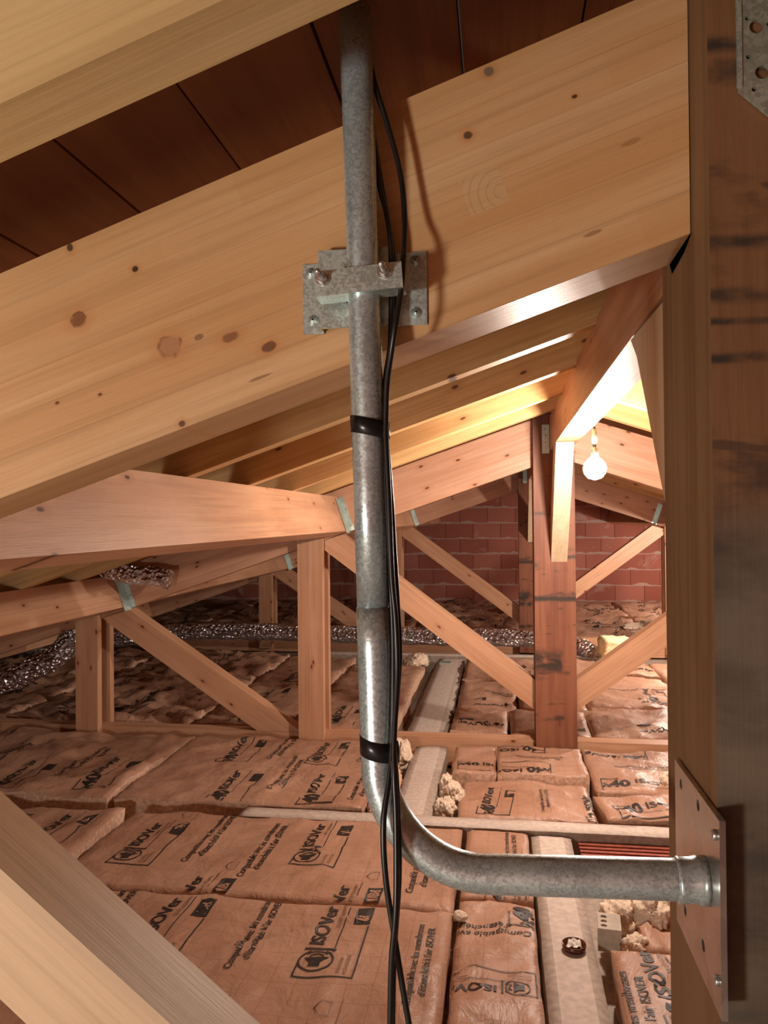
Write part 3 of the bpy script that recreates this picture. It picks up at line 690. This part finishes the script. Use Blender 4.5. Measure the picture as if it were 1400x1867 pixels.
# ------------------------------------------------------------ insulation batts
def batt(x0, x1, y0, y1, label, amp=.006, rot=0, zt=0, prints=(), res=.03, tilt=0, seed=None, thick=.13, fold=()):
    """facing runs in the batt's own x,y; prints = (kind, u, v, angle) in batt coordinates"""
    cx, cy = (x0 + x1) / 2, (y0 + y1) / 2; w, l = (x1 - x0), (y1 - y0)
    sd = seed if seed is not None else (cx * 13.7 + cy * 7.3)
    ed = .022
    def h(x, y):
        q = noise.noise(Vector((x * 3.1 + sd, y * 2.3, sd))) * amp * 1.6 + noise.noise(Vector((x * 9 + sd, y * 7 + x * 2, sd * 2))) * amp * .9
        rg = 1 - abs(noise.noise(Vector((x * 4.6 + y * 1.3, y * 5.2 - sd, sd * .7)))) * 2.4
        q += max(0, rg) ** 3 * amp * 1.3
        q += max(0, 1 - abs(noise.noise(Vector((x * 11 - y * 5, y * 10 + sd, sd * 1.7)))) * 3) ** 2 * amp * .5
        for (fx, fy, dx, dy, hw, hh, ln) in fold:      # creases
            t = (x - fx) * dx + (y - fy) * dy; n_ = (x - fx) * -dy + (y - fy) * dx
            if -ln < t < ln: q += hh * math.exp(-(n_ / hw) ** 2) * (1 - (t / ln) ** 2)
        e = min(x + w / 2, w / 2 - x, y + l / 2, l / 2 - y)
        if e < ed: q -= .013 * (1 - max(e, 0) / ed) ** 2
        return q + tilt * x
    bm = bmesh.new(); nx = max(4, int(w / res)); ny = max(4, int(l / res)); grid = []
    for i in range(nx + 1):
        row = []
        for j in range(ny + 1):
            x, y = -w / 2 + w * i / nx, -l / 2 + l * j / ny; jx = jy = 0
            if i in (0, nx): jx = noise.noise(Vector((y * 7, sd, 1))) * .006
            if j in (0, ny): jy = noise.noise(Vector((x * 7, sd, 5))) * .008
            row.append(bm.verts.new((x + jx, y + jy, h(x, y))))
        grid.append(row)
    for i in range(nx):
        for j in range(ny):
            f = bm.faces.new((grid[i][j], grid[i + 1][j], grid[i + 1][j + 1], grid[i][j + 1])); f.smooth = True
    rim = [grid[i][0] for i in range(nx + 1)] + [grid[nx][j] for j in range(1, ny + 1)] + [grid[i][ny] for i in range(nx - 1, -1, -1)] + [grid[0][j] for j in range(ny - 1, 0, -1)]
    low_ = []
    for k, v in enumerate(rim):
        low_.append(bm.verts.new((v.co.x * .985 + noise.noise(Vector((k * .7, sd, 0))) * .006, v.co.y * .985, -thick - zt)))
    for k in range(len(rim)):
        f = bm.faces.new((rim[k], low_[k], low_[(k + 1) % len(rim)], rim[(k + 1) % len(rim)])); f.material_index = 1
    f = bm.faces.new(low_); f.material_index = 1
    me = bpy.data.meshes.new('insulation_batt'); bm.to_mesh(me); bm.free(); me.materials.append(M['kraft']); me.materials.append(M['woolpink'])
    o = bpy.data.objects.new('insulation_batt', me); COL.objects.link(o); o.location = (cx, cy, zt); o.rotation_euler = (0, 0, rot)
    tag(o, label, 'insulation')
    if prints:
        for (kind, u0, v0, ang, *opt) in prints:
            bm = bmesh.new()
            sc = opt[0] if opt else 1.0; det = (cy < 3.6)
            L = compat() if kind == 'c' else block(kind, det)
            ca, sa = math.cos(R(ang)) * sc, math.sin(R(ang)) * sc
            ir = -rot
            for (vs, fs), shade in L:
                P = []
                for (u, v) in vs:
                    X, Yy = u0 + u * ca - v * sa, v0 + u * sa + v * ca       # world XY
                    dx, dy = X - cx, Yy - cy
                    P.append((dx * math.cos(ir) - dy * math.sin(ir), dx * math.sin(ir) + dy * math.cos(ir)))
                sub = bmesh.new(); vv = [sub.verts.new((a, b, 0)) for a, b in P]
                for f_ in fs:
                    try: sub.faces.new([vv[i] for i in f_])
                    except ValueError: pass
                if cy < 4.5:
                    for _ in range(3):
                        le = [e for e in sub.edges if e.calc_length() > .022]
                        if le: bmesh.ops.subdivide_edges(sub, edges=le, cuts=1)
                mp = {}
                for v in sub.verts:
                    e_ = min(w / 2 - abs(v.co.x), l / 2 - abs(v.co.y))
                    if e_ > .002: mp[v] = bm.verts.new((v.co.x, v.co.y, h(v.co.x, v.co.y) + (.0016 if shade < 2 else .0024) + amp * .08))
                for f_ in sub.faces:
                    if all(v in mp for v in f_.verts):
                        nf = bm.faces.new([mp[v] for v in f_.verts]); nf.material_index = shade
                        if nf.normal.z < 0: nf.normal_flip()
                sub.free()
            if not bm.faces: bm.free(); continue
            me = bpy.data.meshes.new('printed_lettering'); bm.to_mesh(me); bm.free()
            for q in ('ink', 'ink_light', 'kraft'): me.materials.append(M[q])
            po = bpy.data.objects.new('printed_lettering', me); COL.objects.link(po); po.parent = o
    return o
# near left
batt(-1.62, -.165, 1.25, 2.50, 'nearest wide insulation batt, with a speaker symbol and large lettering', .006, 0, .012, [('s', -.532, 2.235, 90), ('s', -1.06, 2.22, 90), ('c', -.765, 2.08, 90, .88), ('c', -.245, 1.98, 90, .84), ('c', -.765, 1.5, 90), ('s', -.532, 1.62, 90), ('c', -1.28, 2.02, 90)], .02,
     fold=[(.12, .33, .85, .5, .012, .016, .28), (-.05, .05, .2, .97, .010, .010, .3)])
batt(-1.62, -.168, 2.53, 3.225, 'insulation batt right behind the nearest one, with half-hidden lettering', .006, 0, -.004, [('s', -.735, 2.93, 90), ('s', -.53, 2.41, 90), ('s', -1.06, 2.41, 90), ('c', -.93, 2.66, 90), ('c', -.31, 2.62, 90), ('s', -1.42, 2.85, 90), ('c', -1.18, 2.75, 90)], .02,
     fold=[(.22, .05, .95, .3, .008, .012, .1)])
batt(-3.0, -1.66, 2.50, 3.22, 'shadowed batt at the left with slanting lettering, near the corner brace', .012, R(2), .0, [('k', -1.86, 2.90, 90), ('c', -2.08, 2.65, 90), ('s', -2.35, 2.8, 90), ('k', -1.78, 2.45, 270)], .03)
batt(-3.0, -1.67, 1.25, 2.47, 'dark batt hidden behind the corner brace at the left', .01, 0, .0, [('k', -1.86, 2.1, 90)], .05)
batt(-1.80, -.62, 3.37, 4.37, 'batt with a big printed 40 just left of the pipe bend', .008, 0, .0, [('k', -.875, 3.54, 90), ('k', -1.30, 3.50, 90), ('c', -1.08, 3.50, 90), ('s', -.97, 4.07, 90), ('c', -.74, 4.0, 90), ('k', -1.45, 4.05, 90), ('c', -1.22, 3.95, 90), ('c', -.68, 3.45, 90)], .022,
     fold=[(.14, -.28, .3, .95, .014, .022, .2), (-.3, .35, .8, .6, .02, .03, .3)])
batt(-3.05, -1.82, 3.37, 4.37, 'dim crinkled batt at the left before the middle truss', .016, R(-1), .0, [('k', -2.0, 3.6, 90), ('k', -2.45, 3.55, 90), ('c', -2.22, 3.6, 90), ('c', -2.7, 3.6, 90)], .03)
batt(-4.4, -3.08, 3.0, 4.37, 'dark insulation batt at the far left eaves', .03, R(3), .02, [('k', -3.4, 3.5, 90)], .04)
# centre strip and right
batt(-.150, .098, 1.30, 2.62, 'narrow batt left of the concrete joist, printed upside down', .009, 0, -.010, [('k', .065, 2.60, 90, .9), ('c', .085, 2.43, 180), ('s', -.02, 2.14, 180, .7), ('s', -.02, 1.7, 180)], .016,
     fold=[(.0, -.06, .8, .6, .02, .03, .14), (.02, .0, .9, -.4, .012, -.02, .12)])
batt(-.150, .098, 2.64, 3.225, 'narrow batt left of the concrete joist, under the pipe arm', .006, 0, -.012, [('c', .02, 2.85, 90, .7), ('k', -.02, 2.74, 90, .8)], .02)
batt(.30, 1.10, 1.25, 2.36, 'batt right of the concrete joist with large lettering by the post', .008, R(-1), .0, [('k', .445, 2.13, 97), ('c', .335, 1.75, 90)], .02)
batt(.41, 1.10, 2.40, 2.98, 'crumpled batt right of the concrete joist under the pipe arm', .02, R(2), -.01, [], .025)
batt(-.26, -.165 + .13, 3.90, 4.36, 'square batt with a printed 40 beside the far concrete joist', .006, 0, .0, [('k', -.105, 4.02, 2, .82)], .02)
batt(-.028, .42, 3.88, 4.36, 'insulation batt at the foot of the middle king post', .008, 0, .012, [('c', .04, 4.14, -1, .55), ('k', .09, 4.27, 178, .9), ('k', .10, 3.93, 178, .9)], .02)
batt(.43, 1.2, 3.70, 4.36, 'batt with a printed 40 right of the middle king post foot', .009, R(1), .004, [('k', .62, 3.80, -2), ('c', .56, 4.06, -2, .8), ('k', .62, 4.26, 178, .9)], .02)
batt(-.20, .40, 3.36, 3.86, 'low batt behind the crosswise concrete rib with two printed forties', .010, 0, -.02, [('k', -.06, 3.52, 85, .85), ('k', .40, 3.50, 92, .85), ('c', .18, 3.45, 90, .6)], .02)
batt(.42, 1.1, 3.40, 3.67, 'tilted batt offcut with a printed 40 beside the foreground post', .012, R(6), .012, [('k', .62, 3.50, 8, .9)], .02)
# bay beyond the middle truss
G1 = [(-1.95, -1.33, 4.62, 5.75), (-1.31, -.66, 4.62, 5.6), (-1.31, -.67, 5.62, 6.75), (-1.95, -1.33, 5.77, 7.0), (-3.2, -1.97, 4.62, 5.9), (-3.2, -1.97, 5.92, 7.1), (-4.7, -3.22, 4.6, 5.9), (-4.7, -3.22, 5.92, 7.1),
      (-.31, .03, 4.62, 5.15), (.05, .52, 4.62, 5.2), (-.31, .10, 5.17, 6.1), (.12, .56, 5.22, 6.2), (-.31, .4, 6.12, 7.1), (.54, 1.1, 4.62, 5.35), (.60, 1.25, 5.38, 6.4), (1.12, 2.0, 4.62, 5.6), (1.27, 2.3, 5.62, 7.0), (.44, 1.25, 6.42, 7.1)]
nmA = ['left of the wide upright plank', 'just behind the wide upright plank', 'far side behind the wide upright plank', 'behind the left brace', 'between the outer planks and the duct', 'next to the shiny duct at the left', 'deep in the left eaves', 'at the dark left end of the duct',
       'right of the far concrete joist, first row', 'right behind the middle king post', 'right of the far concrete joist, second row', 'second row behind the middle king post', 'below the shiny duct in the middle', 'right of the middle king post', 'right of the middle king post, second row', 'beside the foreground post, crumpled', 'far right, mostly behind the foreground post', 'in front of the pale wool lump']
for i, (a, b, c_, d) in enumerate(G1):
    am = .028 if i in (4, 5, 6, 7, 15) else .014; prs = []
    if i < 8:
        for k in range(int((b - a) / .42)):
            for j in range(int((d - c_) / .5)): prs.append((random.choice('kksc'), a + .28 + .42 * k, c_ + .22 + .5 * j, 90))
    else:
        for j in range(max(1, int((d - c_) / .38))): prs.append((['k', 'c', 'k'][j % 3], a + .18 if j % 3 != 0 else b - .1, c_ + .16 + .36 * j, (0 if j % 3 else 180), .85))
        if b - a > .6: prs.append(('k', b - .2, c_ + .3, 90, .9))
    batt(a, b, c_, d, 'insulation batt of the middle bay, ' + nmA[i], am, R(random.uniform(-1, 1)), random.uniform(-.012, .012), prs, .035)
# last bay
nB = ['far left', 'left', 'left of centre', 'centre', 'right of centre', 'right']
for i in range(6):
    for j in range(2):
        a = -4.9 + 1.3 * i; c_ = 8.22 + 1.75 * j; prs = []
        for k in range(2):
            for m_ in range(3): prs.append((random.choice('kscc'), a + .35 + .6 * k, c_ + .25 + .5 * m_, random.choice((90, 80, 20, 180)), 1.1))
        batt(a, a + 1.27, c_, c_ + 1.72, 'distant batt in the %s row before the brick wall, %s' % (['front', 'back'][j], nB[i]), .03, R(random.uniform(-2, 2)), random.uniform(0, .03), prs, .06)

# ------------------------------------------------------------ loose wool, concrete, clay block
def lump(x, y, z, sx, sy, sz, mat, name, label, cat, seed, group=None, sub=4):
    bm = bmesh.new(); bmesh.ops.create_icosphere(bm, subdivisions=sub, radius=1)
    for v in bm.verts:
        c_ = v.co.copy(); f = 1 + .35 * noise.noise(c_ * 1.6 + Vector((seed, 0, 0))) + .16 * noise.noise(c_ * 5 + Vector((0, seed, 0))) + .07 * noise.noise(c_ * 14)
        f += .10 * noise.noise(c_ * 28 + Vector((seed, seed, 0))); v.co = Vector((c_.x * sx * f, c_.y * sy * f, max(-.6, c_.z) * sz * f))
    o = mesh(name, bm, mat, None, True); o.location = (x, y, z); return tag(o, label, cat, group)
wl = [(.375, 2.62, -.03, .055, .09, .06, 'pale wool tuft beside the grey block, left one'), (.47, 2.62, -.01, .07, .10, .07, 'large pale wool clump right of the grey block'), (.40, 2.44, -.05, .045, .045, .05, 'small wool tuft in front of the grey block'),
      (-.262, 3.50, -.04, .045, .05, .06, 'wool tuft in the gap beside the pipe elbow, right of the joist'), (-.235, 3.66, -.03, .05, .07, .06, 'higher wool tuft right of the far joist'), (-.272, 3.78, -.02, .03, .05, .05, 'narrow wool tuft by the far joist'),
      (-.55, 4.22, -.03, .05, .12, .09, 'torn wool standing left of the far joist'), (-.56, 3.85, -.06, .05, .14, .07, 'wool wad left of the far joist, nearer one'), (-.57, 3.52, -.05, .045, .14, .06, 'wool wad behind the pipe elbow'),
      (-.145, 2.49, .0, .025, .02, .016, 'small pale tuft at the corner of the nearest batt'), (.86, 3.83, .02, .10, .07, .06, 'wool roll against the foreground post'), (-.76, 6.9, .0, .10, .16, .06, 'wool tuft beside the far joist end'), (1.75, 8.95, .06, .35, .12, .06, 'pale wool strip near the brick wall at the right')]
for i, (a, b, c_, d, e, f, lb) in enumerate(wl): lump(a, b, c_, d, e, f, M['wool' if i not in (7, 8) else 'woolpink'], 'wool_tuft', lb, 'wool', i * 3.3, 'loose tufts of wool', 5)
bm = boxbm(-.12, .12, -.06, .10, -.02, .13); bmesh.ops.subdivide_edges(bm, edges=bm.edges, cuts=5, use_grid_fill=True)
for v in bm.verts: v.co += v.co.normalized() * .025 * noise.noise(v.co * 18)
o = mesh('wool_block', bm, M['yellow'], None, True); o.location = (.98, 7.05, .075); o.rotation_euler = (.2, .1, R(15)); tag(o, 'pale yellow block of wool lying right of the silver duct end', 'wool')

def slab(name, x0, x1, y0, y1, z0, z1, mat, label, cat='concrete joist', res=.05, amp=.0012, strip=None):
    bm = boxbm(0, x1 - x0, 0, y1 - y0, z0 - z1, 0)
    bm2 = bmesh.new(); bm.free(); nx, ny = max(2, int((x1 - x0) / res)), max(2, int((y1 - y0) / res)); g = []
    for i in range(nx + 1):
        g.append([])
        for j in range(ny + 1):
            X, Yy = (x1 - x0) * i / nx, (y1 - y0) * j / ny; e = i in (0, nx) or j in (0, ny)
            u = X / (x1 - x0); dz = 0
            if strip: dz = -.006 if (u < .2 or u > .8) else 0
            g[i].append(bm2.verts.new((X + (noise.noise(Vector((Yy * 9, x0, i))) * .004 if i in (0, nx) else 0), Yy + (noise.noise(Vector((X * 9, y0, j))) * .006 if j in (0, ny) else 0), dz + amp * noise.noise(Vector((X * 14 + x0, Yy * 14, 0))) - (.004 if e else 0))))
    for i in range(nx):
        for j in range(ny):
            f = bm2.faces.new((g[i][j], g[i + 1][j], g[i + 1][j + 1], g[i][j + 1])); f.smooth = True
            u = (i + .5) / nx
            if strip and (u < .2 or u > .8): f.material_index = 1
    rim = [g[i][0] for i in range(nx + 1)] + [g[nx][j] for j in range(1, ny + 1)] + [g[i][ny] for i in range(nx - 1, -1, -1)] + [g[0][j] for j in range(ny - 1, 0, -1)]
    lo_ = [bm2.verts.new((v.co.x, v.co.y, z0 - z1)) for v in rim]
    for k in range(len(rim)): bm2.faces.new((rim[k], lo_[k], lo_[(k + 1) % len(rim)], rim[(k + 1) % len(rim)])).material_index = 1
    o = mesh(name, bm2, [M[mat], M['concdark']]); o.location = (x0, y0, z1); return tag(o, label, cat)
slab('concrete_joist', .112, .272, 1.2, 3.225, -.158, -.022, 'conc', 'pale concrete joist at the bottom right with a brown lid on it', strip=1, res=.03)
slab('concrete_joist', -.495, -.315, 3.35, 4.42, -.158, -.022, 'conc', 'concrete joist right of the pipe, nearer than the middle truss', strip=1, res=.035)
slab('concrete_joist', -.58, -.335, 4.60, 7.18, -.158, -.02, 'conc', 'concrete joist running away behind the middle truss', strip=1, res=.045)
slab('concrete_rib', -1.15, 1.3, 3.238, 3.345, -.158, -.008, 'conc', 'pale concrete rib running crosswise behind the pipe elbow', 'concrete rib', .04)
slab('concrete_rib', -1.9, .95, 7.20, 7.36, -.158, .0, 'conc', 'far crosswise concrete rib in front of the silver duct', 'concrete rib', .06)
# exposed clay hollow block
cbk = tag(empty('clay_block', (.30, 3.02, -.05)), 'ribbed red clay floor block exposed in front of the crosswise rib', 'clay block')
mesh('body', boxbm(0, .50, 0, .20, -.06, 0), M['terracotta'], cbk)
for k in range(6): mesh('rib', boxbm(0, .50, .006 + .033 * k, .024 + .033 * k, 0, .011), M['terracotta'], cbk)
# grey block with three dimples
gb = mesh('grey_block', (lambda b: (bevel(b, .004, 2), b)[1])(boxbm(-.035, .035, -.05, .05, -.07, 0)), M['block'])
gb.location = (.325, 2.50, .012); gb.rotation_euler = (0, 0, R(-6)); bpy.context.view_layer.update()
mwg = gb.matrix_world.copy(); cs = []
for k in range(3):
    p_ = mwg @ Vector((-.016, -.03 + .028 * k, 0)); c_ = tube('c', [tuple(p_ + Vector((0, 0, -.006))), tuple(p_ + Vector((0, 0, .01)))], .0095, M['block'], None, 20); cs.append(c_)
cutout(gb, cs); tag(gb, 'small grey block with three round dimples beside the concrete joist', 'block')
# duct strap-like bolt on far joist
tag(mesh('metal_clip', (lambda b: (bevel(b, .003, 1), b)[1])(boxbm(-.62 + .07, -.62 + .17, 6.85, 6.93, -.022, .0)), M['gusset']), 'small dark metal clip on the far end of the concrete joist', 'clip')
# brown lid with crumpled paper
lid = lathe('round_lid', [(.030, 0), (.034, .003), (.036, .018), (.0335, .0185), (.031, .006), (.001, .006)], M['lid'], None, seg=40)
lid.location = (.207, 2.385, -.021); tag(lid, 'shiny round brown lid lying on the concrete joist', 'lid')
bm = bmesh.new(); bmesh.ops.create_grid(bm, x_segments=9, y_segments=9, size=.021)
for v in bm.verts: v.co.z = .014 * abs(noise.noise(v.co * 70)) + .006; v.co.x += .007 * noise.noise(v.co * 50 + Vector((3, 0, 0)))
bmesh.ops.solidify(bm, geom=bm.faces[:], thickness=.0006)
o = mesh('crumpled_paper', bm, M['paper']); o.location = (.207, 2.385, -.012); tag(o, 'crumpled white paper inside the round brown lid', 'paper')

# ------------------------------------------------------------ silver ducts
def duct(ctrl, r, label, n=14, group='silver flexible ducts'):
    P = spline(ctrl, n); rr = []
    seg = 28; bm = bmesh.new(); rings = []; up = Vector((0, 0, 1))
    for i, p in enumerate(P):
        t = (P[min(i + 1, len(P) - 1)] - P[max(i - 1, 0)]).normalized(); a = (up - t * up.dot(t)).normalized(); b = t.cross(a)
        rg = r * (1 + .03 * math.sin(i * 2.1)); ring = []
        for k in range(seg):
            an = k * 2 * math.pi / seg; d = a * math.cos(an) + b * math.sin(an); q = p + d * rg
            q += d * r * (.16 * noise.noise(q * 14) + .09 * noise.noise(q * 34))
            ring.append(bm.verts.new(q))
        rings.append(ring)
    for i in range(len(rings) - 1):
        for k in range(seg): bm.faces.new((rings[i][k], rings[i][(k + 1) % seg], rings[i + 1][(k + 1) % seg], rings[i + 1][k]))
    bm.faces.new(rings[0][::-1]); bm.faces.new(rings[-1])
    return tag(mesh('flexible_duct', bm, M['foil'], None, True), label, 'duct', group)
duct([(-4.55, 6.7, .07), (-3.9, 7.3, .09), (-3.2, 7.62, .13), (-2.6, 7.62, .14), (-1.9, 7.60, .13), (-1.0, 7.58, .12), (-.1, 7.56, .12), (.45, 7.55, .115), (.70, 7.45, .07), (.86, 7.25, .0)], .085, 'long silver duct lying across the floor in front of the farthest truss', 9)
duct([(-3.75, 4.85, .05), (-3.45, 4.95, .17), (-3.25, 5.05, .26), (-3.12, 5.12, .36), (-3.03, 5.2, .52), (-3.0, 5.3, .66)], .085, 'silver duct rising at the far left below the lower purlin', 12)
duct([(-4.9, 6.1, .10), (-4.5, 6.4, .22), (-4.2, 6.6, .30)], .07, 'short piece of silver duct in the dark at the far left', 10)
duct([(-2.34, 4.26, 1.01), (-2.26, 4.27, .985), (-2.17, 4.28, .97), (-2.07, 4.28, .96), (-1.98, 4.28, .95), (-1.93, 4.28, .94)], .058, 'crumpled silver duct end above the lower left purlin', 6)
